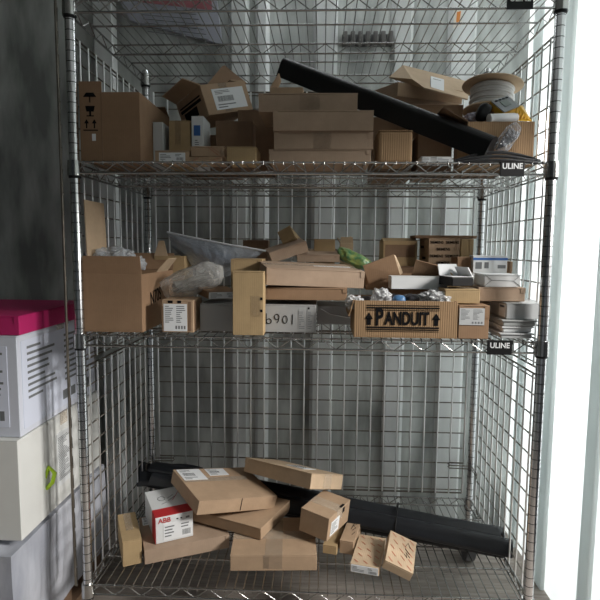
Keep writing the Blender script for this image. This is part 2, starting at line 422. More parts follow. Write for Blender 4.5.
for i in range(7):
    xx = x0+(x1-x0)*(i+.1)/7; MB().box((xx, -.012, z0), (xx+.018, .025, z1), Matrix.Identity(4), .004).build('slat', mat('vent_slat', (.14, .135, .13), .5), vr)
st = wall_quad('sticker', 'small orange and white sticker on the wall above the cable spool', 'sticker', [(455, 10), (463, 8), (461, 26), (453, 28)], mat('sticker_paper', (.75, .72, .66), .5), .003)
s2 = wall_quad('printed_mark', None, None, [(457, 12), (461, 11), (459.5, 22), (456, 24)], mat('orange_print', (.7, .25, .05), .5), .001, BACKY-.0262); s2.parent = st

# ------------------------------------------------------------------ the wire rack
W, D = 1.22, .573
CL = (1.7625, 1.3647, .911, .2)
rack = empty('wire_shelving_rack', (W/2, D/2, 0)); tag(rack, 'chrome wire security shelving rack on casters, holding all the cartons', 'shelving rack')
def rk(mb, name, m=CHROME):
    for i, v in enumerate(mb.v): mb.v[i] = (v[0]-W/2, v[1]-D/2, v[2])
    return mb.build(name, m, rack)
for (x, y) in ((0, 0), (W, 0), (0, D), (W, D)):
    p = MB(); p.lathe([(.0128, .125), (.0128, 1.812), (.010, 1.818)], 20, Matrix.Translation((x, y, 0))); po_ = rk(p, 'post', POST)
    cl = MB()
    for zc in CL: cl.lathe([(.0145, zc-.004), (.0155, zc-.002), (.0155, zc+.004), (.0145, zc+.006)], 16, Matrix.Translation((x, y, 0)))
    for i, v in enumerate(cl.v): cl.v[i] = (v[0]-W/2, v[1]-D/2, v[2])
    c_ = cl.build('split_sleeve', BLACKP, po_)
    cs = empty('x', (0, 0, 0)); bpy.data.objects.remove(cs)
    w_ = MB(); w_.rod((x-.016-W/2, y-D/2, .063), (x+.016-W/2, y-D/2, .063), .0625, 28)
    wh = w_.build('caster_wheel', mat('caster_rubber', (.12, .12, .125), .5), rack)
    fk = MB(); fk.box((x-.024, y-.02, .05), (x-.019, y+.02, .135)); fk.box((x+.019, y-.02, .05), (x+.024, y+.02, .135)); fk.box((x-.03, y-.03, .13), (x+.03, y+.03, .14)); fk.rod((x-.026, y, .063), (x+.026, y, .063), .008)
    rk(fk, 'caster_fork')
def truss(mb, a, b, zt, zb, pitch=.078, rz=.0015, rr__=.0027):
    a = Vector(a); b = Vector(b); L = (b-a).length; n = max(2, int(round(L/pitch)))
    def P(t, z): q = a.lerp(b, t); return (q.x, q.y, z)
    mb.rod(P(0, zt), P(1, zt), rr__); mb.rod(P(0, zb), P(1, zb), rr__*1.15)
    for i in range(n):
        mb.rod(P(i/n, zb), P((i+.5)/n, zt), rz, 5); mb.rod(P((i+.5)/n, zt), P((i+1)/n, zb), rz, 5)
shelves = []
for si, zc in enumerate(CL):
    zt, zb = zc+.037, zc+.009
    s = MB()
    for a, b_ in (((0, -.004), (W, -.004)), ((0, D+.004), (W, D+.004)), ((-.004, 0), (-.004, D)), ((W+.004, 0), (W+.004, D)), ((0, D/2), (W, D/2))):
        truss(s, (*a, 0), (*b_, 0), zt, zb)
    for yy in (.14, .43): s.rod((0, yy, zt-.004), (W, yy, zt-.004), .0028)
    n = 47
    for i in range(1, n):
        x = W*i/n
        s.rod((x, -.006, zt+.003), (x, D+.006, zt+.003), .0017, 5, cap=False)
        s.rod((x, -.007, zt+.003), (x, -.007, zt-.006), .0017, 5)
    for (x, y) in ((0, 0), (W, 0), (0, D), (W, D)):
        s.lathe([(.0182, zc+.002), (.0168, zt+.004)], 16, Matrix.Translation((x, y, 0)))
    sh = rk(s, 'shelf'); shelves.append(sh)
# name plates on the front rails
for si, (xa, xb, ya, yb, wd) in ((0, (507, 533.5, -7, 5.5, 1)), (1, (500, 524.5, 163.5, 175, 1)), (2, (487, 512, 342, 354.5, 1))):
    zt = CL[si]+.042; a = at(xa, (ya+yb)/2, -.01); b_ = at(xb, (ya+yb)/2, -.01)
    pl = MB().box((a.x-W/2, -.0115-D/2, CL[si]+.004), (b_.x-W/2, -.0075-D/2, zt), b=.001).build('name_plate', BLACKP, shelves[si])
    T = Matrix.Translation(((a.x+b_.x)/2-W/2, -.0117-D/2, CL[si]+.028)) @ Matrix.Rotation(PI/2, 4, 'X')
    text_mesh('ULINE', .0195, PAPER, pl, 'lettering', T, .0004, 'CENTER', .95)
# cage panels
def mesh_panel(name, a, b, z0, z1, sx=.0508, sz=.0572, off=(0, 0), rv=.0029, rh=.0023, mv=BRIGHTW):
    a = Vector((*a, 0)); b = Vector((*b, 0)); L = (b-a).length; o = Vector((off[0], off[1], 0))
    v = MB(); h = MB(); n = int(round(L/sx))
    for i in range(n+1):
        p = a.lerp(b, i/n); v.rod((p.x, p.y, z0), (p.x, p.y, z1), rv if 0 < i < n else .0034, 6)
    nz = int(round((z1-z0)/sz))
    for i in range(nz+1):
        z = z0+(z1-z0)*i/nz; r = rh if 0 < i < nz else .003
        h.rod((a.x+o.x, a.y+o.y, z), (b.x+o.x, b.y+o.y, z), r, 6)
    for zz in (z1-.012, z0+.012):
        h.rod((a.x+o.x, a.y+o.y, zz), (b.x+o.x, b.y+o.y, zz), .002, 6)
    pv = rk(v, name, mv); hc = rk(h, 'cross_wires', WIREB); hc.parent = pv
    return pv
ZM = .845
mesh_panel('back_panel', (.025, D+.012), (W-.025, D+.012), ZM+.02, 1.745, off=(0, .004))
mesh_panel('back_panel', (.025, D+.012), (W-.025, D+.012), .255, ZM, off=(0, .004))
for X, s_ in ((-.014, -1), (W+.014, 1)):
    mesh_panel('side_panel', (X, .03), (X, D-.025), ZM+.02, 1.735, off=(s_*.004, 0))
    mesh_panel('side_panel', (X, .03), (X, D-.025), .205, ZM, off=(s_*.004, 0))
# hook clips that join the panels near the posts
for (x, y, dx) in ((.03, D+.006, 1), (W-.03, D+.006, -1)):
    for zz in (ZM+.012, .36):
        h = MB()
        for k in (0, .011):
            h.tube([(x-dx*.03, y-.012, zz+k), (x+dx*.05, y-.008, zz+k), (x+dx*.056, y-.008, zz+k+.006), (x+dx*.05, y-.008, zz+k+.011), (x-.0*dx, y-.01, zz+k+.011)], .0022, 6)
        rk(h, 'hook_clip', WIREB)
for X, s_ in ((0, 1), (W, -1)):
    for zz in (ZM+.01, .36):
        h = MB()
        for k in (0, .011):
            h.tube([(X, D-.0, zz+k), (X-s_*.004, D-.06, zz+k-.004), (X+s_*.004, D-.085, zz+k-.004), (X+s_*.004, D-.09, zz+k+.006)], .0022, 6)
        rk(h, 'hook_clip', WIREB)
# cage door, swung open and back beside the left post
dv = Vector((-.52, .97, 0)).normalized(); dr = MB(); a0 = Vector((-.034, -.008, 0)); Ld = .16
a1 = a0+dv*0
def door():
    v = MB(); nd = 2; L = .085; dd = Vector((-.45, .893, 0)).normalized(); o = Vector((-.03, -.012, 0))
    for i in range(nd+1):
        p = o+dd*(L*i/nd); v.rod((p.x, p.y, .24), (p.x, p.y, 1.95), .0038 if i in (0, nd) else .0022, 6)
    for i in range(31):
        z = .24+1.71*i/30; q = o+dd*L; v.rod((o.x+.004, o.y-.001, z), (q.x+.004, q.y-.001, z), .0019 if 0 < i < 30 else .003, 6)
    return rk(v, 'door_panel', WIREB)
door()

S4, S3, S2 = .2425, .9535, 1.4072
# ================================================================== bottom shelf
def pz(t): return t
carton('small_carton', 'small crushed yellow-brown carton standing at the left end of the bottom shelf', (.0715, .0723, S4, 0, 0, .453, .0551, .1712, .0782), 'yellow', 'carton_end',
       extras=[('tape', 'top', .3, .35, .7, 1.)])
carton('flat_carton', 'flat brown carton lying under the white and red product box', (.1318, .0873, S4, 0, 0, .413, .2569, .2050, .0440), 'pink', 'mailer',
       extras=[('label', 'top', .03, .72, .2, .96, None, 'ship')])
abb = carton('product_box', 'white product box with a red band and red letters on its end', (.1551, .1215, .2875, 0, 0, .492, .1148, .1868, .0828), WHITE, 'carton_end',
       extras=[('block', 'top', 0, 0, 1, .27, RED, 'red_band'), ('block', 'left', .73, 0, 1, 1, RED, 'red_band'),
               ('label', 'front', .2, .08, .96, .72, PAPER, 'wide'),
               ('text', 'front', 'ABB', .021, .07, .85, RED, .0003),
               ('block', 'front', .55, .8, .6, .84, INK, 'printed_mark'), ('block', 'front', .66, .8, .7, .84, INK, 'printed_mark'), ('block', 'front', .8, .78, .9, .85, GINK, 'printed_mark'),
               ('strokes', 'top', [[(.35+.10*math.cos(q/8*2*PI), .62+.08*math.sin(q/8*2*PI)) for q in range(9)], [(.5, .5), (.72, .62)], [(.52, .6), (.7, .7)], [(.3, .42), (.45, .46)]], .0008, GINK),
               ('strokes', 'top', [[(.62, .5), (.9, .8)]], .0008, RED)])
carton('shipping_carton', 'tan flat carton with two address labels, propped on the white and red box', (.2788, .1279, .3800, .046, .193, .618, .2773, .2355, .0446), 'tan', 'mailer',
       extras=[('label', 'top', .03, .62, .33, .98, PAPER, 'ship'), ('label', 'top', .4, .74, .66, .97, PAPER, 'ship'), ('tape', 'front', .53, .1, .535, 1., INK),
               ('tape', 'top', .02, .56, .85, .68)])
carton('flat_carton', 'tan flat carton wedged under the labelled carton, one corner pointing forward', (.2338, .2527, .2940, 0, 0, -.399, .2578, .2000, .0375), 'tan', 'mailer')
carton('flat_carton', 'low brown carton with clear tape down its front, foremost on the bottom shelf', (.3903, .0722, S4, 0, 0, .065, .2541, .2150, .0485), 'tan', 'rsc',
       extras=[('tape', 'front', .38, .15, .6, 1.), ('tape', 'top', .4, 0, .6, .9)])
carton('long_carton', 'long tan carton tilted across the top of the pile on the bottom shelf', (.3815, .3979, .4020, -.337, -.104, -.675, .3056, .1687, .0477), 'light', 'mailer',
       extras=[('tape', 'right', .38, .05, .62, 1.), ('label', 'top', .45, .35, .72, .75, PAPER, 'text')])
carton('taped_carton', 'tan box with a small white label and torn corner, tilted beside the long carton', (.5858, .1717, .3192, -.030, .099, -.483, .0974, .1512, .0736), 'tan', 'rsc',
       extras=[('label', 'right', .12, .12, .5, .72, PAPER, 'text'), ('block', 'right', .62, .72, .72, .93, INK, 'torn_slot'), ('block', 'top', .92, .55, 1., .72, INK, 'torn_slot')])
carton('small_carton', 'small open-ended carton lying under the tilted box with a torn corner', (.6611, .1789, S4, 0, 0, -.209, .0440, .1401, .0274), 'yellow', 'carton_end')
carton('small_carton', 'small brown carton with writing on top, left of the red-printed cartons', (.7132, .1831, S4, 0, 0, -.253, .0437, .1335, .0421), 'tan', 'carton_end',
       extras=[('strokes', 'top', [[(.5, .55), (.62, .9)], [(.62, .5), (.8, .62), (.6, .7), (.85, .85)], [(.7, .3), (.85, .45)]], .0007, INK)])
carton('printed_carton', 'small carton with slanted red print and a white end label, lying flat', (.7414, .0904, S4, 0, 0, -.238, .0841, .1639, .0258), 'light', 'carton_end',
       extras=[('hatch', 'top', (3, 5)), ('label', 'front', .03, .08, .97, .92, PAPER, 'wide')])
carton('printed_carton', 'small carton with slanted red print and handwriting, tipped up on its neighbour', (.8308, .0712, .2705, .149, .357, -.187, .0847, .1343, .0284), 'light', 'carton_end',
       extras=[('hatch', 'top', (3, 5)), ('strokes', 'top', [[(.62, .62), (.8, .5)], [(.6, .45), (.72, .36), (.66, .52), (.82, .4)], [(.62, .7), (.7, .84), (.8, .7)]], .0008, INK)])

# bundle of long black rubber strips
rb = empty('rubber_strip_bundle', (.65, .43, .245)); tag(rb, 'bundle of long black rubber strips tied together, lying behind the cartons on the bottom shelf', 'rubber strips')
def lpt(v): return Vector(v)-rb.location
A = at(152, 474, .515); B_ = at(499, 541, .27)
axis = (B_-A).normalized(); side = axis.cross(Vector((0, 0, 1))).normalized(); upv = side.cross(axis)
prof = []
for k in range(18):
    a = 2*PI*k/18; r = .020*(1+.16*math.cos(3*a+.5)); prof.append((r*1.45*math.cos(a), r*.95*math.sin(a)))
for i, (s_, u_, sh, tw) in enumerate(((.0, .026, 0, .1), (-.046, .004, .02, .5), (.02, -.018, .01, -.2), (-.03, -.024, -.02, .15), (.052, .012, .03, -.5))):
    path = [lpt(A+axis*(t*(B_-A).length+sh)+side*(s_*1)+upv*(u_+.004*math.sin(t*5+i))) for t in [j/16 for j in range(17)]]
    o = MB(); o.extrude(prof, path, twist=tw); ob = o.build('strip', RUBBER, rb)
    for p in ob.data.polygons: p.use_smooth = len(p.vertices) == 4
c = A.lerp(B_, .735); ring = [lpt(c+side*(.083*math.cos(a))+upv*(.051*math.sin(a))) for a in [2*PI*k/20 for k in range(20)]]
MB().tube(ring, .0028, 6, True).build('cable_tie', BLACKP, rb)
# folded rubber sheet at the left end
sh = MB(); N = 14; vs = []; fs = []
for j in range(4):
    for i in range(N+1):
        t = i/N; p = at(137+66*t, 461+8*t+j*8.5+2*math.sin(t*6+j), .535-.035*j-.03*t); vs.append((p.x, p.y, p.z))
for j in range(3):
    for i in range(N): fs.append((j*(N+1)+i, j*(N+1)+i+1, (j+1)*(N+1)+i+1, (j+1)*(N+1)+i))
sh.add(vs, fs, True); so = sh.build('folded_rubber_sheet', RUBBER)
md = so.modifiers.new('thick', 'SOLIDIFY'); md.thickness = .006
tag(so, 'folded black rubber sheet lying over the left end of the strip bundle', 'rubber sheet')

# ================================================================== middle shelf
# large brown box at the left
big = carton('open_carton', 'large brown open carton with a tall raised flap at the left of the middle shelf', bx(83.5, 142, 274, 334, .02, .30, S3), 'brown', 'open',
       flaps=[('front', .048, 97, .002), ('back', .06, 120, .004), ('left', .20, 92, .004, K['light'], .1, .55), ('right', .05, 130, .01, K['light'], .45, .8)],
       extras=[('text', 'right', 'N70S', .055, .22, .52, INK, 0., .8, .12)])
def blob(name, label, cat, c, s, m, seed=0, amp=.25, freq=3., rot=(0, 0, 0), sub=4, parent=None, group=None, flat=None):
    import bmesh
    bm = bmesh.new(); bmesh.ops.create_icosphere(bm, subdivisions=sub, radius=1)
    for v in bm.verts:
        n = v.co.normalized(); k = 1+amp*noise.noise(n*freq+Vector((seed, seed*2, 0)))+amp*.45*noise.noise(n*freq*3+Vector((seed, 1, 3)))
        e = [abs(q)**.75*(1 if q > 0 else -1) for q in n]
        v.co = Vector((e[0]*s[0], e[1]*s[1], e[2]*s[2]))*k
        if flat is not None and v.co.z < -flat: v.co.z = -flat
    me = bpy.data.meshes.new(name); bm.to_mesh(me); bm.free(); me.materials.append(m)
    me.polygons.foreach_set('use_smooth', [True]*len(me.polygons))
    o = bpy.data.objects.new(name, me); COL.objects.link(o); o.location = c; o.rotation_euler = rot
    if parent is not None: o.parent = parent
    if label: tag(o, label, cat, group)
    return o
for i, (px_, py_, sx, sz) in enumerate(((96, 258, .035, .03), (116, 256, .045, .035), (134, 260, .025, .02))):
    p = at(px_, py_+4, .12)
    blob('bubble_wrap_bag', ('crumpled clear plastic bag against the raised flap of the large open carton', 'crumpled clear plastic bag in the middle of the large open carton', 'small clear plastic bag at the right inside the large open carton')[i], 'plastic bag', p, (sx, .05, sz), CLEAR, i+2, .45, 2.6, group='plastic bags in the large open carton')
p = bx(151, 176, 256, 300, .30, .12, S3)
oc = carton('open_carton', 'yellow-brown carton with a raised tab, behind the large open carton', (p[0]+.0, .335, S3, 0, 0, 0, .10, .12, p[8]), 'yellow', 'open', flaps=[('front', .05, 80, .014, K['light'], .0, .45)])
carton('product_box', 'small box with brown printed edges and a big white data label on its front', bx(162, 193.5, 300, 335.5, .03, .1, S3), 'tan', 'carton_end',
       extras=[('label', 'front', .06, .04, .8, .88, PAPER, 'dense'), ('block', 'front', .84, .05, .93, .95, K['dark'], 'printed_band'), ('block', 'front', .0, .1, .05, .8, K['dark'], 'printed_band'),
               ('block', 'front', .2, .9, .35, .98, INK, 'printed_mark'), ('block', 'front', .5, .9, .62, .98, INK, 'printed_mark'), ('block', 'right', .1, .05, .25, .95, K['dark'], 'printed_band')])
# grey box with the number, strokes as the photo shows them
sw = .0011
def arc(cx, cy_, rx_, ry_, a0, a1, n=10): return [(cx+rx_*math.cos(math.radians(a0+(a1-a0)*k/n)), cy_+ry_*math.sin(math.radians(a0+(a1-a0)*k/n))) for k in range(n+1)]
num = [[(.575, .68), (.573, .3)], arc(.597, .4, .022, .09, 0, 360), arc(.665, .56, .02, .1, 0, 360), [(.685, .56), (.68, .42), (.665, .34)], arc(.735, .47, .02, .14, 0, 360), [(.8, .66), (.797, .3)]]
carton('grey_box', 'wide plain grey box with the number 6901 written on it', bx(200, 316, 304.5, 336, .06, .16, S3), GREYC, 'carton_end',
       extras=[('strokes', 'front', num, sw, INK), ('label', 'front', .85, .05, .91, .85, GREYC, 'text'), ('label', 'front', .925, .05, .985, .85, GREYC, 'text'), ('block', 'front', .93, .55, .945, .92, INK, 'printed_mark')])
carton('grey_box', 'darker grey box behind the one numbered 6901, under the flat brown box', bx(317, 352, 306, 326, .22, .14, S3), GREYC, 'mailer',
       extras=[('strokes', 'front', [[(.1, .85), (.4, .55), (.95, .38)]], .0014, PAPER)])
carton('tall_carton', 'upright tan carton standing at the front of the middle shelf, left of the number 6901', bx(232.5, 263.5, 271.5, 336.5, .0, .05, S3), 'yellow', 'carton_end',
       extras=[('tape', 'front', .6, .3, .92, .62), ('block', 'front', .9, .37, .97, .41, INK, 'torn_slot'), ('block', 'front', .9, .56, .97, .6, INK, 'torn_slot')])
carton('square_carton', 'closed tan box resting behind the upright carton', bx(231, 262, 259, 303, .22, .1, 1.047), 'yellow', 'mailer')
carton('flat_carton', 'small flat brown carton with a white end label, on top of the wide grey box', (.3302, .0769, 1.0410, .06, .007, .523, .0893, .1075, .0210), 'brown', 'mailer',
       extras=[('label', 'front', .03, .05, .98, .9, PAPER, 'wide')])
carton('flat_carton', 'dark brown flat carton sandwiched between the grey box and the large top carton', bx(264.8, 347, 288, 306, .062, .17, 1.043), 'brown', 'mailer')
carton('large_flat_carton', 'large tan flat carton with torn label residue, on top of the middle shelf pile', (.4964, .0401, 1.0847, .06, .04, .223, .2747, .2198, .0480), 'pink', 'mailer',
       extras=[('tape', 'top', .0, .42, 1., .6), ('block', 'top', .55, .45, .95, .54, PAPER, 'torn_label')])
carton('small_carton', 'small carton tilted on its corner at the top of the middle shelf pile', (.5141, .3926, 1.2000, -.365, -.509, -.075, .0486, .1318, .0455), 'yellow', 'carton_end')
p = (.4880, .31, 1.135, .1, -.32, .198, .125, .1219, .036)
carton('small_carton', 'brown flat carton leaning left below the corner-tilted carton', p, 'pink', 'mailer')
carton('flat_carton', 'flat tan carton behind the large flat carton, with a creased lid', (.5668, .3201, 1.1400, .115, -.005, .034, .1363, .1786, .0235), 'pink', 'mailer')
carton('small_carton', 'small tan carton upright behind the creased flat carton', bx(314, 335, 239, 262, .42, .06, 1.10), 'yellow', 'carton_end')
o = carton('torn_carton', 'torn light cardboard piece sticking up next to the green bag', bx(340, 353, 243, 262, .42, .05, 1.08), 'light', 'open', flaps=[('left', .02, 120, .004), ('right', .025, 70, .004), ('front', .02, 100, .002)])
gm = mat('green_printed_film', (.03, .22, .13), .3, var=.5, vscale=60, col2=(.35, .42, .12), bump=.5)
blob('snack_bag', 'crumpled green patterned bag behind the large flat carton', 'bag', at(354, 259, .36), (.06, .03, .022), gm, 5, .2, 2.5, rot=(0, .45, 0))
# bags on the left
blob('packed_bag', 'rounded clear bag of parts in front of the blue zip bag', 'plastic bag', at(193, 281, .16), (.095, .06, .042), film('smoky_poly_film', (.62, .62, .60), .22, .12, .7, 22), 11, .13, 1.6, rot=(0, -.35, 0))
fs_ = MB()
for k in range(16):
    q = at(193, 282, .16); rg = random.Random(k); a = Vector((-.066+.02*rg.random(), rg.uniform(-.02, .02), rg.uniform(-.02, .02))); b_ = Vector((.066-.02*rg.random(), rg.uniform(-.02, .02), rg.uniform(-.02, .02)))
    Rr = Matrix.Rotation(-.35, 3, 'Y'); fs_.tube([q+Rr @ a, q+Rr @ (a.lerp(b_, .5)+Vector((0, 0, rg.uniform(-.012, .014)))), q+Rr @ b_], rg.uniform(.003, .006), 7)
tag(fs_.build('cable_strands', mat('strand_grey', (.30, .29, .26), .4, var=.6, vscale=40)), 'grey strands packed inside the rounded clear bag', 'cables', kind='stuff')
# zip bag: a filled pouch with a seal strip along its upper edge
zb_ = empty('zip_bag', at(215, 262, .36)); tag(zb_, 'clear zip bag with a blue tint stretched across the pile left of centre', 'zip bag')
def zl(px_, py_, Y): return at(px_, py_, Y)-zb_.location
g = MB(); NU, NV = 22, 10; vs = []; fs = []
for sgn in (-1, 1):
    for j in range(NV+1):
        for i in range(NU+1):
            u, v = i/NU, j/NV
            top = zl(168+97*u, 233+17.5*u, .34); bot = zl(172+66*u, 247+36*min(1, u*1.8)-10*u*u, .40)
            p = top.lerp(bot, v); bulge = math.sin(PI*u)**.6*math.sin(PI*v)**.6*.03
            p = p+Vector((0, sgn*(bulge+.0008), .003*noise.noise(Vector((u*9, v*7, sgn)))))+Vector((0, .006*noise.noise(Vector((u*6, v*5, 3+sgn))), 0))
            vs.append(p)
o_ = (NU+1)*(NV+1)
for k in (0, o_):
    for j in range(NV):
        for i in range(NU): fs.append((k+j*(NU+1)+i, k+j*(NU+1)+i+1, k+(j+1)*(NU+1)+i+1, k+(j+1)*(NU+1)+i))
g.add(vs, fs, True); g.build('pouch', film('blue_poly_film', (.62, .70, .80), .38, .15, 1., 25), zb_)
zp = MB(); zp.tube([zl(167, 232, .34), zl(190, 237, .335), zl(225, 244, .335), zl(266, 251, .34)], .0035, 6); zp.build('seal_strip', mat('seal_plastic', (.7, .75, .8), .2), zb_)
blob('blue_parts', 'blue-grey parts showing inside the clear zip bag', 'parts', at(212, 256, .37), (.075, .02, .02), mat('blue_parts', (.12, .17, .26), .4, var=.6, vscale=40, bump=.8), 8, .35, 3., rot=(0, .25, 0))
carton('dark_carton', 'dark brown carton behind the seal end of the zip bag', bx(243, 268, 240, 262, .5, .06, 1.1), 'dark', 'mailer')

# centre right of the middle shelf
carton('open_carton', 'brown carton with its front flap folded down, behind the white long box', bx(366, 443, 275, 300, .17, .12, 1.065), 'brown', 'open')
def board(name, label, pts, Y, m, th=.003, cat='cardboard flap'):
    v = [at(a, b_, y) for (a, b_), y in zip(pts, Y)]
    mb = MB(); n = (v[1]-v[0]).cross(v[3]-v[0]).normalized()*th; vs = v+[q+n for q in v]
    mb.add(vs, [(0, 1, 2, 3), (7, 6, 5, 4), (0, 4, 5, 1), (1, 5, 6, 2), (2, 6, 7, 3), (3, 7, 4, 0)])
    o = fix_normals(mb.build(name, m)); 
    if label: tag(o, label, cat)
    return o
fr = bpy.data.objects['open_carton.002'] if 'open_carton.002' in bpy.data.objects else None
def attach(o, root):
    bpy.context.view_layer.update(); o.parent = root; o.matrix_parent_inverse = root.matrix_world.inverted()
root = [q for q in bpy.data.objects if q.get('label', '').startswith('brown carton with its front flap')][0]
attach(board('flap', None, [(363, 266), (394, 254.5), (400, 275), (369, 284)], (.13, .13, .165, .165), K['brown']), root)
attach(board('flap', None, [(394, 254.5), (396, 256), (403, 273), (400, 275)], (.13, .16, .17, .165), K['light']), root)
attach(board('flap', None, [(416, 260), (446, 268), (444, 281), (411, 277)], (.13, .13, .165, .165), K['brown']), root)
attach(board('flap', None, [(446, 268), (453, 276), (445, 284), (444, 280)], (.13, .1, .13, .165), K['light']), root)
carton('open_carton', 'brown carton with a dark inside painted on its front at the back, left of the printed carton', bx(383, 417, 241, 273, .36, .12, 1.13), 'yellow', 'open', flaps=[('front', .05, 12, .0), ('back', .05, 8, .0)],
       extras=[('block', 'front', .06, .35, .94, .85, K['dark'], 'painted_dark_inside')])  # dark block on the closed front, painted in place of a shaded inside
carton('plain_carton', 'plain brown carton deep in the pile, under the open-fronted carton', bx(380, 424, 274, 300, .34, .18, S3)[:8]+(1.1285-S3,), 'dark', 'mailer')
sg = carton('printed_carton', 'tan carton printed all over with a repeated maker name, top of the middle pile', (.9833, .3126, 1.1294, 0, 0, .081, .0991, .1117, .090), 'tan', 'mailer',
       extras=[('text', 'front', 'SIEMENS', .0115, a, b_, INK, .0002) for a, b_ in ((.03, .86), (.53, .86), (.25, .62), (.03, .38), (.53, .38), (.25, .14))]+[('text', 'left', 'SIEMENS', .0105, .2, .7, INK, .0003), ('text', 'left', 'SIEMENS', .0105, .4, .3, INK, .0003)])
carton('flat_cardboard', 'thin flat cardboard tray lying on top of the name-printed carton', bx(415, 477, 235.5, 239, .345, .1, None)[:2]+(1.2205,)+bx(415, 477, 235.5, 239, .345, .1)[3:8]+(.009,), 'brown', 'mailer', cat='cardboard')
carton('small_carton', 'orange-brown carton just right of the name-printed carton', bx(460.5, 473, 239, 275, .34, .07, 1.107), 'yellow', 'mailer')
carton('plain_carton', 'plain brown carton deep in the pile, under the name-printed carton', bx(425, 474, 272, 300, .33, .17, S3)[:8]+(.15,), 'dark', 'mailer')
carton('long_white_box', 'long white box lying across the parts carton and its folded flaps', bx(391, 445.5, 276.5, 290.5, .10, .05, 1.075)[:2]+(1.0735, 0, .0, .03)+bx(389, 445.5, 276.5, 290.5, .10, .05)[6:8]+(.036,), WHITE, 'carton_end')
# the big open parts carton with the printed name
arrow = lambda u, v, s_: [[(u-.008*s_, v-.18), (u+.008*s_, v-.18), (u+.008*s_, v+.05), (u-.008*s_, v+.05)], [(u-.022*s_, v+.04), (u+.022*s_, v+.04), (u, v+.2)]]
pp = bx(354, 457.5, 301, 338, .0, .17, S3)
carton('parts_carton', 'open corrugated carton with a black printed name and arrows, full of wrapped parts', pp, 'corr', 'open',
       flaps=[('left', .045, 255, .004)],
       extras=[('text', 'front', 'P', .062, .205, .535, INK, .0018, .66), ('text', 'front', 'ANDUIT', .047, .30, .51, INK, .0016, .645),
               ('poly', 'front', [[(.12, .885), (.825, .885), (.825, .865), (.12, .865)], [(.12, .83), (.825, .83), (.825, .79), (.12, .79)], [(.12, .755), (.825, .755), (.825, .74), (.12, .74)],
                                  [(.12, .3), (.825, .3), (.825, .26), (.12, .26)], [(.12, .235), (.825, .235), (.825, .21), (.12, .21)], [(.12, .18), (.825, .18), (.825, .17), (.12, .17)]], INK),
               ('poly', 'front', [[(.125, .34), (.165, .34), (.165, .52), (.125, .52)], [(.105, .5), (.185, .5), (.145, .68)]], INK, 'printed_arrow'), ('poly', 'front', [[(.775, .34), (.815, .34), (.815, .52), (.775, .52)], [(.755, .5), (.835, .5), (.795, .68)]], INK, 'printed_arrow')])
for i, (px_, py_, Y, s, lab) in enumerate(((354, 300, .03, (.022, .022, .016), 'crumpled clear wrap hanging over the left corner of the parts carton'), (381, 296, .05, (.024, .025, .024), 'crumpled bubble wrap left of centre in the parts carton'), (436, 297, .05, (.045, .035, .022), 'large crumpled bubble wrap at the right of the parts carton'))):
    blob('bubble_wrap', lab, 'bubble wrap', at(px_, py_+2, Y), s, BUBBLE, 20+i, .4, 3., group='bubble wrap in the parts carton')
blob('blue_connector', 'small blue part between the bubble wrap in the parts carton', 'parts', at(399, 301, .05), (.018, .015, .017), mat('blue_plastic', (.06, .16, .32), .4), 3, .1, 2., sub=2)
for i, (px_, py_, lab) in enumerate(((412, 299, 'black part lying right of the blue one in the parts carton'), (366, 301, 'black part lying at the left of the parts carton'), (390, 298, 'black part behind the blue one in the parts carton'))):
    blob('black_connector', lab, 'parts', at(px_, py_+2, .06+.03*i), (.028, .02, .019), mat('black_part', (.03, .03, .035), .35), 30+i, .3, 3., sub=3, group='black parts in the parts carton')
blob('packed_parts', 'mixed dark parts filling the middle of the parts carton', 'parts', (pp[0]+pp[6]/2, .09, 1.01), (.105, .06, .035), mat('mixed_parts', (.07, .065, .065), .5, var=.6, vscale=40, bump=1.), 44, .12, 5.)
blob('packed_filling', 'folded brown packing under the parts in the parts carton', 'packing', (pp[0]+pp[6]/2, .09, .975), (.1, .06, .018), K['dark'], 45, .05, 5.)
# right of the middle shelf
carton('labelled_carton', 'brown carton with a grey text label, right of the big parts carton', bx(458.5, 489, 305.5, 338, .0, .16, S3), 'brown', 'mailer',
       extras=[('label', 'front', .02, .42, .84, .92, PALE, 'dense')])
carton('small_carton', 'yellow-brown taped carton, above the grey-labelled carton', bx(445, 480, 289.5, 304, .02, .12, 1.044), 'yellow', 'rsc')
carton('black_box', 'small black box with a white printed top, on the yellow-brown taped carton', bx(452, 474, 279.5, 289, .03, .09, 1.088)[:2]+(1.0885, 0, 0, .25)+(.062, .075, .024), BLACKP, 'carton_end',
       flaps=[('back', .035, 120, .003, PAPER), ('right', .03, 60, .002, PAPER)], extras=[('block', 'top', 0, 0, 1, 1, PAPER, 'printed_top'), ('block', 'top', .2, .5, .7, .6, RED, 'printed_mark')])
carton('flat_carton', 'tan flat carton with fluted edge, under the white envelope', bx(478.5, 525.5, 281.5, 296.5, .06, .14, None)[:2]+(1.047,)+bx(478.5, 525.5, 281.5, 295, .06, .14)[3:8]+(.037,), 'pink', 'mailer')
carton('white_box', 'pale grey rectangular box with blue printing at its left end, above the stacked trays', (1.1350, .03, 1.0035, 0, 0, .0, .1150, .14, .0410), PALE, 'carton_end',
       extras=[('block', 'left', .6, .1, .95, .9, PAPER, 'label'), ('block', 'left', .65, .7, .9, .82, BLUE, 'printed_mark')])
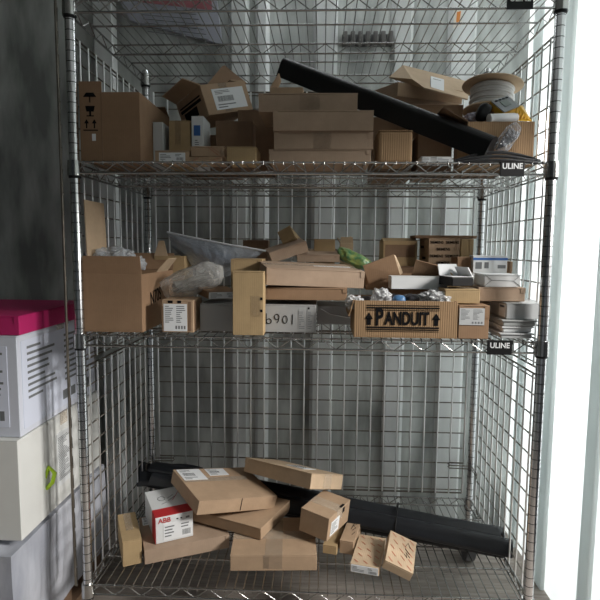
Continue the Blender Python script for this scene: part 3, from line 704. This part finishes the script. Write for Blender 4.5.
# padded envelope and label sheet
ev = carton('white_envelope', 'white folded envelope lying on the fluted-edge flat carton at the right', bx(484.5, 521, 267.5, 281, .07, .1, 1.086)[:2]+(1.0848, 0, 0, 0)+bx(484.5, 521, 267.5, 281, .07, .1)[6:8]+(.034,), WHITE, 'carton_end', cat='envelope', bev=.005,
       extras=[('strokes', 'front', [[(0, 1), (.2, .55), (.8, .5), (1, 1)], [(.2, .55), (0, .05)], [(.8, .5), (1, .05)]], .0006, GINK)])
carton('white_box', 'upright white box with a blue stripe and printed label, behind the white envelope', bx(472.5, 507, 255.5, 285, .20, .04, 1.07), WHITE, 'carton_end',
       extras=[('block', 'front', 0, .86, 1, .93, BLUE, 'blue_stripe'), ('block', 'front', .08, .6, .26, .8, GINK, 'printed_mark'), ('block', 'front', .34, .62, .46, .8, GINK, 'printed_mark'), ('block', 'front', .72, .62, .95, .72, GINK, 'printed_mark')])
carton('brown_carton', 'narrow brown carton behind the blue-striped white box', bx(505, 512, 261.5, 285, .26, .08, 1.07), 'brown', 'mailer')
carton('brown_carton', 'brown carton between the name-printed carton and the blue-striped box', bx(457, 472, 257, 290, .22, .08, 1.06), 'brown', 'mailer')
carton('plain_carton', 'plain brown carton under the blue-striped white box at the right', (1.03, .2, S3, 0, 0, 0, .17, .16, .112), 'dark', 'mailer')
# stacked trays and lids
def tray(name, label, x0, x1, y0, d, z0, z1, m, group=None, lip=.004):
    r = empty(name, ((x0+x1)/2, y0+d/2, z0)); tag(r, label, 'tray', group); w = x1-x0; h = z1-z0
    MB().box((-w/2+lip, -d/2+lip, 0), (w/2-lip, d/2-lip, h-.004), b=.003).build('body', m, r)
    MB().box((-w/2, -d/2, h-.004), (w/2, d/2, h), b=.001).build('rim', m, r)
    return r
greytray = mat('grey_tray', (.4, .42, .42), .4, var=.1)
tray('shallow_tray', 'grey lidded tray directly under the pale grey box at the right', 1.120, 1.232-.04+.02, .015, .14, .9735+.012, 1.0025, greytray)
tray('shallow_tray', 'white ribbed tray in the middle of the stack at the right end', 1.122, 1.206, .02, .15, .969, .9845, WHITE)
tray('shallow_tray', 'lowest pale tray at the right end of the middle shelf', 1.115, 1.204, .012, .15, S3, .968, PALE)

# ================================================================== upper shelf
sym = [('poly', 'front', [[(.07, .93), (.29, .93), (.24, .99), (.12, .99)], [(.172, .93), (.188, .93), (.188, .85), (.172, .85)],
                          [(.10, .80), (.26, .80), (.24, .72), (.12, .72)], [(.165, .73), (.195, .73), (.195, .66), (.165, .66)], [(.12, .665), (.24, .665), (.24, .65), (.12, .65)],
                          [(.06, .46), (.30, .46), (.30, .445), (.06, .445)], [(.105, .48), (.125, .48), (.125, .56), (.105, .56)], [(.075, .55), (.155, .55), (.115, .61)],
                          [(.235, .48), (.255, .48), (.255, .56), (.235, .56)], [(.205, .55), (.285, .55), (.245, .61)]], INK, 'printed_symbols'),
       ('block', 'front', .2, .3, .26, .4, PAPER, 'torn_label')]
carton('tall_open_carton', 'tall brown open carton with handling symbols at the left of the top storage shelf', bx(80, 140, 92, 163, .02, .27, S2), 'brown', 'open',
       flaps=[('left', .028, 90, .002), ('front', .027, 90, .0, K['brown'], .0, .37), ('back', .05, 25, .0)], extras=sym+[('block', 'front', .36, .0, .372, 1., K['dark'], 'crease')])
carton('slim_box', 'slim pale box standing right of the tall carton with handling symbols', bx(153, 163, 122, 163, .12, .12, S2), PALE, 'carton_end')
carton('labelled_carton', 'low brown carton with a white product label, at the shelf edge', bx(155, 189.5, 150.5, 163, .02, .10, S2), 'tan', 'carton_end',
       extras=[('label', 'front', .12, .02, .88, .8, PAPER, 'wide')])
carton('square_carton', 'tan box with a tape strip, standing behind the low labelled carton', bx(169, 190.3, 120.5, 163, .13, .1, S2), 'yellow', 'rsc', extras=[('tape', 'front', .3, .5, .55, 1.)])
carton('white_box', 'white box with a blue square, leaning between brown cartons', bx(191.5, 203, 116, 160, .125, .10, S2+.0)[:6]+(.034, .09, bx(191.5, 203, 116, 160, .125, .1, S2)[8]), WHITE, 'carton_end',
       extras=[('block', 'front', .2, .62, .75, .82, BLUE, 'blue_square'), ('label', 'front', .25, .2, .75, .58, WHITE, 'text')])
carton('red_taped_carton', 'flat carton with red reinforced tape, lower of two stacked at the shelf edge', bx(188.5, 222, 157, 163, .02, .09, S2), 'tan', 'mailer',
       extras=[('poly', 'front', [[(.1, .1), (.3, .9), (.33, .9), (.13, .1)], [(.7, .3), (.95, .9), (.98, .9), (.73, .3)]], RTAPE, 'tape')])
p = bx(190.7, 224, 146.3, 156.5, .02, .09)
carton('red_taped_carton', 'flat carton with red reinforced tape, upper of two stacked at the shelf edge', p, 'tan', 'mailer',
       extras=[('poly', 'front', [[(.5, .95), (.52, .95), (.85, .1), (.82, .1)], [(.6, .9), (.62, .9), (.9, .3), (.88, .3)]], RTAPE, 'tape'), ('tape', 'front', .9, .1, .99, 1., TAPE)])
carton('square_carton', 'small tan box at the shelf edge, right of the red-taped cartons', bx(226.7, 256, 146.5, 163, .02, .1, S2), 'yellow', 'carton_end')
carton('brown_carton', 'dark brown carton below the tilted carton with green-edged labels', bx(216, 252, 121, 163, .13, .08, S2), 'dark', 'mailer')
carton('brown_carton', 'brown carton with a raised lid edge, left of the stacked wide cartons', bx(238, 274, 110, 163, .24, .1, S2), 'dark', 'mailer')
carton('tilted_carton', 'tilted carton with white and green labels and a raised flap, second from the left end', (.3159, .1803, 1.5644, -.133, -.278, .732, .1587, .1639, .0861), 'tan', 'open',
       flaps=[('left', .05, 150, .01), ('front', .075, 2, .0), ('right', .05, 8, .0)],
       extras=[('label', 'front', .2, .12, .9, .82, PAPER, 'ship'), ('block', 'front', .2, .12, .75, .16, GREEN, 'green_stripe'), ('block', 'front', .2, .79, .9, .82, GREEN, 'green_stripe'),
               ('tape', 'front', .38, .05, .55, 1.), ('poly', 'left', [[(.1, .75), (.9, .75), (.9, .7), (.1, .7)], [(.1, .65), (.9, .65), (.9, .55), (.1, .55)], [(.2, .5), (.7, .5), (.7, .2), (.2, .2)]], INK)])
carton('plain_carton', 'plain dark carton behind the blue-squared white box, under the tilted carton', (.215, .26, S2, 0, 0, 0, .17, .13, .118), 'dark', 'mailer')
tc_ = [q for q in bpy.data.objects if q.get('label', '').startswith('tilted carton with white')][0]
attach(board('flap', None, [(206, 86.5), (247, 84), (224.5, 66), (222, 67)], (.30, .34, .38, .375), K['brown']), tc_)
# stack of wide flat cartons
G = 'wide flat cartons stacked in the centre of the top storage shelf'
def seq(*a): return carton('wide_flat_carton', *a[:2], m='pink', style='mailer', group=G, extras=a[2] if len(a) > 2 else ())
seq('lowest of the stacked wide flat cartons in the centre of the top storage shelf', bx(269, 371, 149.5, 163, .02, .17, S2))
z_ = at(320, 149.5, .02).z+.0005
seq('second from bottom of the stacked wide flat cartons, with a clear tape patch', bx(274, 373, 131.8, 149, .02, .17, z_), [('tape', 'front', .4, .02, .58, .95)])
z_ = at(320, 131.8, .02).z+.0005
seq('second from top of the stacked wide flat cartons, its front edge overhanging', bx(273, 373.5, 110.3, 131, .012, .17, z_))
z_ = at(320, 110.3, .012).z+.0005
seq('topmost of the stacked wide flat cartons, with tape over its front', bx(258.5, 357.5, 93.2, 110, .03, .17, z_), [('tape', 'front', .42, .0, .62, 1.), ('tape', 'top', .42, 0., .62, .5)])
z_ = at(310, 93.2, .03).z+.0005
carton('open_carton', 'small flattened open carton with a raised flap on top of the wide flat stack', bx(270, 303, 87.2, 93, .06, .09, z_), 'tan', 'open', flaps=[('left', .045, 62, .012), ('back', .03, 20, .0)])
# fluted worn box
carton('worn_carton', 'tan fluted carton with crushed corners standing below the black channel', bx(378.5, 412.5, 130, 163, .02, .12, S2), 'corr', 'rsc', bev=.006,
       extras=[('tape', 'right', .3, .0, .6, 1.)])
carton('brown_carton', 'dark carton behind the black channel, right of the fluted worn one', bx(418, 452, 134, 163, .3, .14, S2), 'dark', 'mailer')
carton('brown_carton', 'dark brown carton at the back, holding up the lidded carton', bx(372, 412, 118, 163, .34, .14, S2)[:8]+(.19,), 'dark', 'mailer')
carton('slim_box', 'slim grey printed box lying at the shelf edge under the black channel', bx(421, 452, 156.5, 163, .03, .05, S2), GREYC, 'carton_end', extras=[('label', 'front', .05, .1, .3, .9, PALE, 'text'), ('label', 'front', .5, .1, .95, .9, PALE, 'text')])
carton('wide_brown_carton', 'brown carton below the lidded carton, left of the cable spool', bx(407, 508, 104.8, 163, .26, .2, 1.5)[:2]+(1.5500,)+bx(407, 462, 104.8, 163, .26, .2)[3:8]+(.063,), 'brown', 'mailer')
carton('plain_carton', 'plain dark carton at the back right, under the cable spool', bx(466, 512, 121, 163, .17, .14, S2)[:8]+(at(490, 113, .20).z-S2-.012,), 'dark', 'mailer')
# lidded tray carton
lc = carton('lidded_carton', 'tan shallow carton with its lid askew and a white label, right of the black channel', (0.8657, 0.2701, 1.6425, .10, .0, .407, 0.2351, 0.1761, 0.0391), 'tan', 'open')
lidm = board('lid', None, [(403, 65), (470, 82), (468, 99), (424, 87.5)], (.39, .51, .31, .245), K['light'], .004)
attach(lidm, lc)
attach(board('lid', None, [(403, 65), (424, 87.5), (412, 79), (389, 77)], (.39, .245, .26, .35), K['light'], .003), lc)
attach(board('label', None, [(431, 76), (444, 79.4), (444, 92), (431, 88.5)], (.335, .352, .286, .27), PAPER, .0045), lc)
attach(board('printing', None, [(433, 78.5), (441, 80.5), (441, 82), (433, 80)], (.326, .337, .333, .322), INK, .003), lc)

# black channel running from the back left to the front right
A = at(284, 68, .42); B_ = at(491, 149, .03)
ch = MB(); w2, h2, t2 = .024, .032, .006
prof = [(-w2, -h2), (w2, -h2), (w2, h2*.4)]+[(w2-.02+.02*math.cos(a), h2-.02+.02*math.sin(a)) for a in [k*PI/12 for k in range(0, 7)]]+[(-w2+.01, h2), (-w2, h2-.01)]
ch.extrude(prof, [A.lerp(B_, k/6) for k in range(7)])
cho = fix_normals(ch.build('plastic_channel', TRUNK)); tag(cho, 'long black plastic channel lying diagonally across the cartons of the top storage shelf', 'plastic channel')
# cable spool
sp_ = empty('cable_spool', at(490, 113, .20), (-.10, .08, 0)); tag(sp_, 'spool of white cable with a cardboard flange at the right of the top storage shelf', 'cable spool')
zt = at(490, 86, .20).z-sp_.location.z
MB().lathe([(.030, zt+.0045), (.083, zt+.0045), (.084, zt+.002), (.083, zt), (.030, zt)], 48).build('flange', K['light'], sp_)
MB().lathe([(.030, .006), (.075, .006), (.076, .003), (.075, 0), (.030, 0)], 48).build('flange', K['light'], sp_)
pf = []; nn = 13
for i in range(nn):
    zc0 = .007+(zt-.009)*(i+.5)/nn; r0 = .056+.003*math.sin(i*1.9); hh = (zt-.009)/nn/2
    for k in range(5): a = -PI/2+PI*k/4; pf.append((r0+hh*math.cos(a), zc0+hh*math.sin(a)*.98))
MB().lathe([(.03, .007)]+pf+[(.03, zt-.001)], 48).build('cable_winding', WIREW, sp_)
MB().lathe([(.028, 0), (.028, zt+.006)], 24).build('hub', K['tan'], sp_)
# the open box on the right with its meter
rbx = bx(467, 534, 121.5, 163, .06, .10, S2)
carton('open_carton', 'open tan carton holding the yellow meter at the right of the top storage shelf', rbx, 'corr', 'open', flaps=[('left', .075, 150, .004, K['dark']), ('back', .02, 95, .004)])
mt = empty('test_meter', at(505, 112, .10)); tag(mt, 'yellow test meter with a grey face lying in the open carton by the cable spool', 'meter')
def ml(p): return p-mt.location
v = [at(490.8, 101.8, .105), at(507, 96.5, .115), at(519, 107, .095), at(504, 113, .085)]
nrm = (v[1]-v[0]).cross(v[3]-v[0]).normalized()
if nrm.y > 0: nrm = -nrm
def slab(v, a, b_, name, m, par, sc=1.):
    c = sum(v, Vector())/4; w_ = [c+(q-c)*sc for q in v]
    vs = [ml(q+nrm*a) for q in w_]+[ml(q+nrm*b_) for q in w_]
    return fix_normals(MB().add(vs, [(0, 1, 2, 3), (7, 6, 5, 4), (0, 4, 5, 1), (1, 5, 6, 2), (2, 6, 7, 3), (3, 7, 4, 0)]).build(name, m, par))
slab(v, -.02, .0, 'case', YELLOW, mt, 1.04); fc = slab(v, .0005, .004, 'face', GREYP, mt)
slab(v, .0045, .0055, 'screen', mat('meter_screen', (.36, .4, .38), .25), mt, .42)
kn = MB()
for k in range(4):
    q = v[0].lerp(v[1], .15+.22*k)*.82+v[3].lerp(v[2], .15+.22*k)*.18; kn.box((-.003, -.003, 0), (.003, .003, .002), Matrix.Translation(ml(q+nrm*.005)))
kn.build('button', BLACKP, mt)
yc = MB(); q0, q1, q2 = at(507, 118, .10), at(533, 121, .10), at(521, 106, .13)
vs = [ml(q) for q in (at(504, 120, .08), at(532, 121.5, .08), at(520, 105.5, .10), at(511, 110, .09), at(504, 120, .11), at(532, 121.5, .11), at(523, 105.5, .12), at(511, 110, .12))]
fix_normals(yc.add(vs, [(0, 1, 2, 3), (7, 6, 5, 4), (0, 4, 5, 1), (1, 5, 6, 2), (2, 6, 7, 3), (3, 7, 4, 0)]).build('holster', YELLOW, mt))
rg_ = MB()
for k in range(5):
    a = at(517+3*k, 108+2.8*k, .083); b2 = at(515+3*k, 119, .082); rg_.rod(ml(a), ml(b2), .0022, 6)
rg_.build('grip_ridge', YELLOW, mt)
ro = MB(); a = at(489, 119, .07); b_ = at(516, 118, .09); ro.rod(a, b_, .013, 24); o = ro.build('label_roll', PAPER); tag(o, 'white roll of labels in the open carton, in front of the meter', 'roll')
blob('black_adapter', 'black adapter block with a pale edge, in the open carton left of the meter', 'adapter', at(483, 113, .10), (.018, .015, .026), BLACKP, 51, .1, 2., sub=3, rot=(0, .5, 0))
blob('plastic_bag', 'purple-grey plastic bag at the left inside the open carton below the spool', 'plastic bag', at(468, 118, .11)+Vector((.02, .02, 0)), (.025, .03, .016), film('lilac_film', (.45, .42, .5), .5, .15), 52, .3, 3.)
blob('cable_bag', 'clear bag of black cable ties leaning on the open carton at the right', 'plastic bag', at(508, 138, .03), (.02, .012, .042), film('grey_poly', (.5, .54, .6), .15, .12, .8, 60), 60, .12, 2., rot=(0, .6, 0))
sb_ = MB()
for k in range(9):
    a = at(496+1.6*k, 150-.7*k, .032); b_ = at(510+1.3*k, 128+.7*k, .032); sb_.rod(a, b_, .0015, 6)
o = sb_.build('cable_ties', BLACKP); tag(o, 'black cable ties inside the clear bag at the right of the shelf', 'cable ties', kind='stuff')
ck = MB()
for k in range(3):
    pts = []
    for j in range(26):
        t = j/25; px_ = 455+85*t; py_ = 161-9*math.sin(PI*min(1, t*1.0))*(.35+.3*k)+(2-k)*1.2
        pts.append(at(px_, py_, .0+.018*k-.01*math.sin(t*3)))
    ck.tube(pts, .0042, 8)
o = ck.build('black_cable', mat('black_cable', (.02, .02, .022), .3)); tag(o, 'looped black cable lying along the shelf edge at the right end', 'cable')
ck = MB(); pts = [(1.165+.042*math.cos(a), .045+.028*math.sin(a), S2+.010+.006*math.sin(a*3)) for a in [k*PI/12 for k in range(24)]]
tr_ = MB(); tr_.lathe([(.03, 0), (.056, .002), (.058, .03), (.056, .062), (.03, .064)], 32, Matrix.Translation(Vector((1.222-.03, .085, S2)))@Matrix.Scale(.55, 4, (1, 0, 0)))

# ================================================================== goods stacked left of the rack
filmw = mat('stretch_wrap_white', (.58, .6, .66), .22, var=.45, vscale=10, col2=(.36, .38, .44), bump=1., bscale=14, stretch=(1, 1, .35))
pl = empty('wrapped_pallet', (-.46, .1, 0)); tag(pl, 'pallet load in crinkled clear stretch wrap on the floor left of the rack', 'pallet load')
import bmesh
def wrapbox(lo, hi, name, m, par, seed, amp=.012, n=22):
    bm = bmesh.new(); bmesh.ops.create_cube(bm, size=1); bmesh.ops.subdivide_edges(bm, edges=bm.edges[:], cuts=n, use_grid_fill=True)
    for v_ in bm.verts:
        c = Vector([lo[i]+(v_.co[i]+.5)*(hi[i]-lo[i]) for i in range(3)])
        k = noise.noise(Vector((c.x*9, c.y*9, c.z*4+seed)))+.5*noise.noise(Vector((c.x*22, c.y*22, c.z*9+seed)))
        dvec = Vector(v_.co).normalized(); dvec.z = dvec.z if c.z > lo[2]+.01 else 0
        v_.co = c+dvec*k*amp
    me = bpy.data.meshes.new(name); bm.to_mesh(me); bm.free(); me.materials.append(m)
    o = bpy.data.objects.new(name, me); COL.objects.link(o); o.parent = par; return o
wrapbox((-.44, -.24, .1), (.33, .34, .40), 'wrapped_load', filmw, pl, 3)
for yy in (-.2, 0, .22): MB().box((-.42, yy, .02), (.31, yy+.1, .08)).build('runner', K['dark'], pl)
MB().box((-.42, -.21, 0), (.31, .32, .02)).build('deck_board', K['dark'], pl); MB().box((-.42, -.21, .08), (.31, .32, .1)).build('deck_board', K['dark'], pl)
carton('white_carton', 'large white carton with a grey label, left of the rack on the wrapped pallet load', (-.80, -.1, .418, 0, 0, 0, .675, .48, .27), mat('white_board', (.72, .73, .71), .5, var=.08), 'rsc', extras=[('label', 'right', .68, .35, .82, .7, PALE, 'ship'), ('label', 'right', .4, .2, .6, .8, WHITE, 'text')])
carton('white_carton', 'white carton covered with printed papers, above the grey-labelled one left of the rack', (-.80, -.08, .6895, 0, 0, 0, .672, .45, .265), mat('white_board_paper', (.66, .69, .78), .45, var=.08), 'rsc', extras=[('label', 'right', .04, .06, .96, .94, mat('printed_paper', (.66, .7, .82), .5), 'dense'), ('label', 'front', .7, .1, .96, .9, mat('printed_paper_front', (.66, .7, .82), .5), 'dense')])
carton('pink_carton', 'bright magenta flat carton on top of the white cartons left of the rack', (-.78, -.07, .9555, 0, 0, 0, .655, .40, .05), mat('magenta_card', (.5, .02, .14), .5), 'mailer')
gt = MB(); gt.tube([(-.125, .03, .50), (-.105, .025, .52), (-.1, .03, .545), (-.118, .035, .56), (-.13, .03, .53)], .006, 8)
o = gt.build('green_strap', mat('lime_plastic', (.45, .7, .03), .4)); tag(o, 'lime green plastic strap looped beside the left front post', 'strap')

# ------------------------------------------------------------------ light
w = bpy.data.worlds.new('daylight'); SC.world = w; w.use_nodes = True
bg = w.node_tree.nodes['Background']; bg.inputs['Color'].default_value = (.80, .90, 1., 1); bg.inputs['Strength'].default_value = .03
def area(name, loc, target, sx, sy_, e, col=(1, 1, 1)):
    l = bpy.data.lights.new(name, 'AREA'); l.shape = 'RECTANGLE'; l.size = sx; l.size_y = sy_; l.energy = e; l.color = col
    o = bpy.data.objects.new(name, l); COL.objects.link(o); o.location = loc
    o.rotation_euler = (Vector(target)-Vector(loc)).to_track_quat('-Z', 'Y').to_euler(); return o
area('added_side_light', (3.3, -1.15, 2.25), (.6, .2, .6), .7, .7, 150, (1., .96, .91))  # main light from the front right, through an added, unseen opening
area('wall_glow_lamp', (2.1, .4, 1.1), (RX, .4, 1.1), .9, 2.0, 31, (.95, .98, 1.))  # lamp added outside the right wall to make it glow
area('overhead_fill_lamp', (.95, -.6, CZ-.03), (.95, -.6, 0), 1.5, 1.1, 1, (.95, .98, 1.))  # weak fill lamp added under the ceiling
area('back_wall_fill_lamp', (.85, .69, CZ-.03), (.85, .69, 0), 1.1, .12, 3.5, (.95, .98, 1.))  # strip lamp added over the gap to brighten the upper back wall
area('rear_fill_lamp', (.5, -2.5, .9), (.6, .3, .5), 1.8, 1.2, .9, (.92, .96, 1.))  # weak fill lamp added behind the camera
SC.view_settings.view_transform = 'Standard'; SC.view_settings.look = 'None'; SC.view_settings.exposure = -.08; SC.view_settings.gamma = 1
SC.view_settings.use_curve_mapping = False
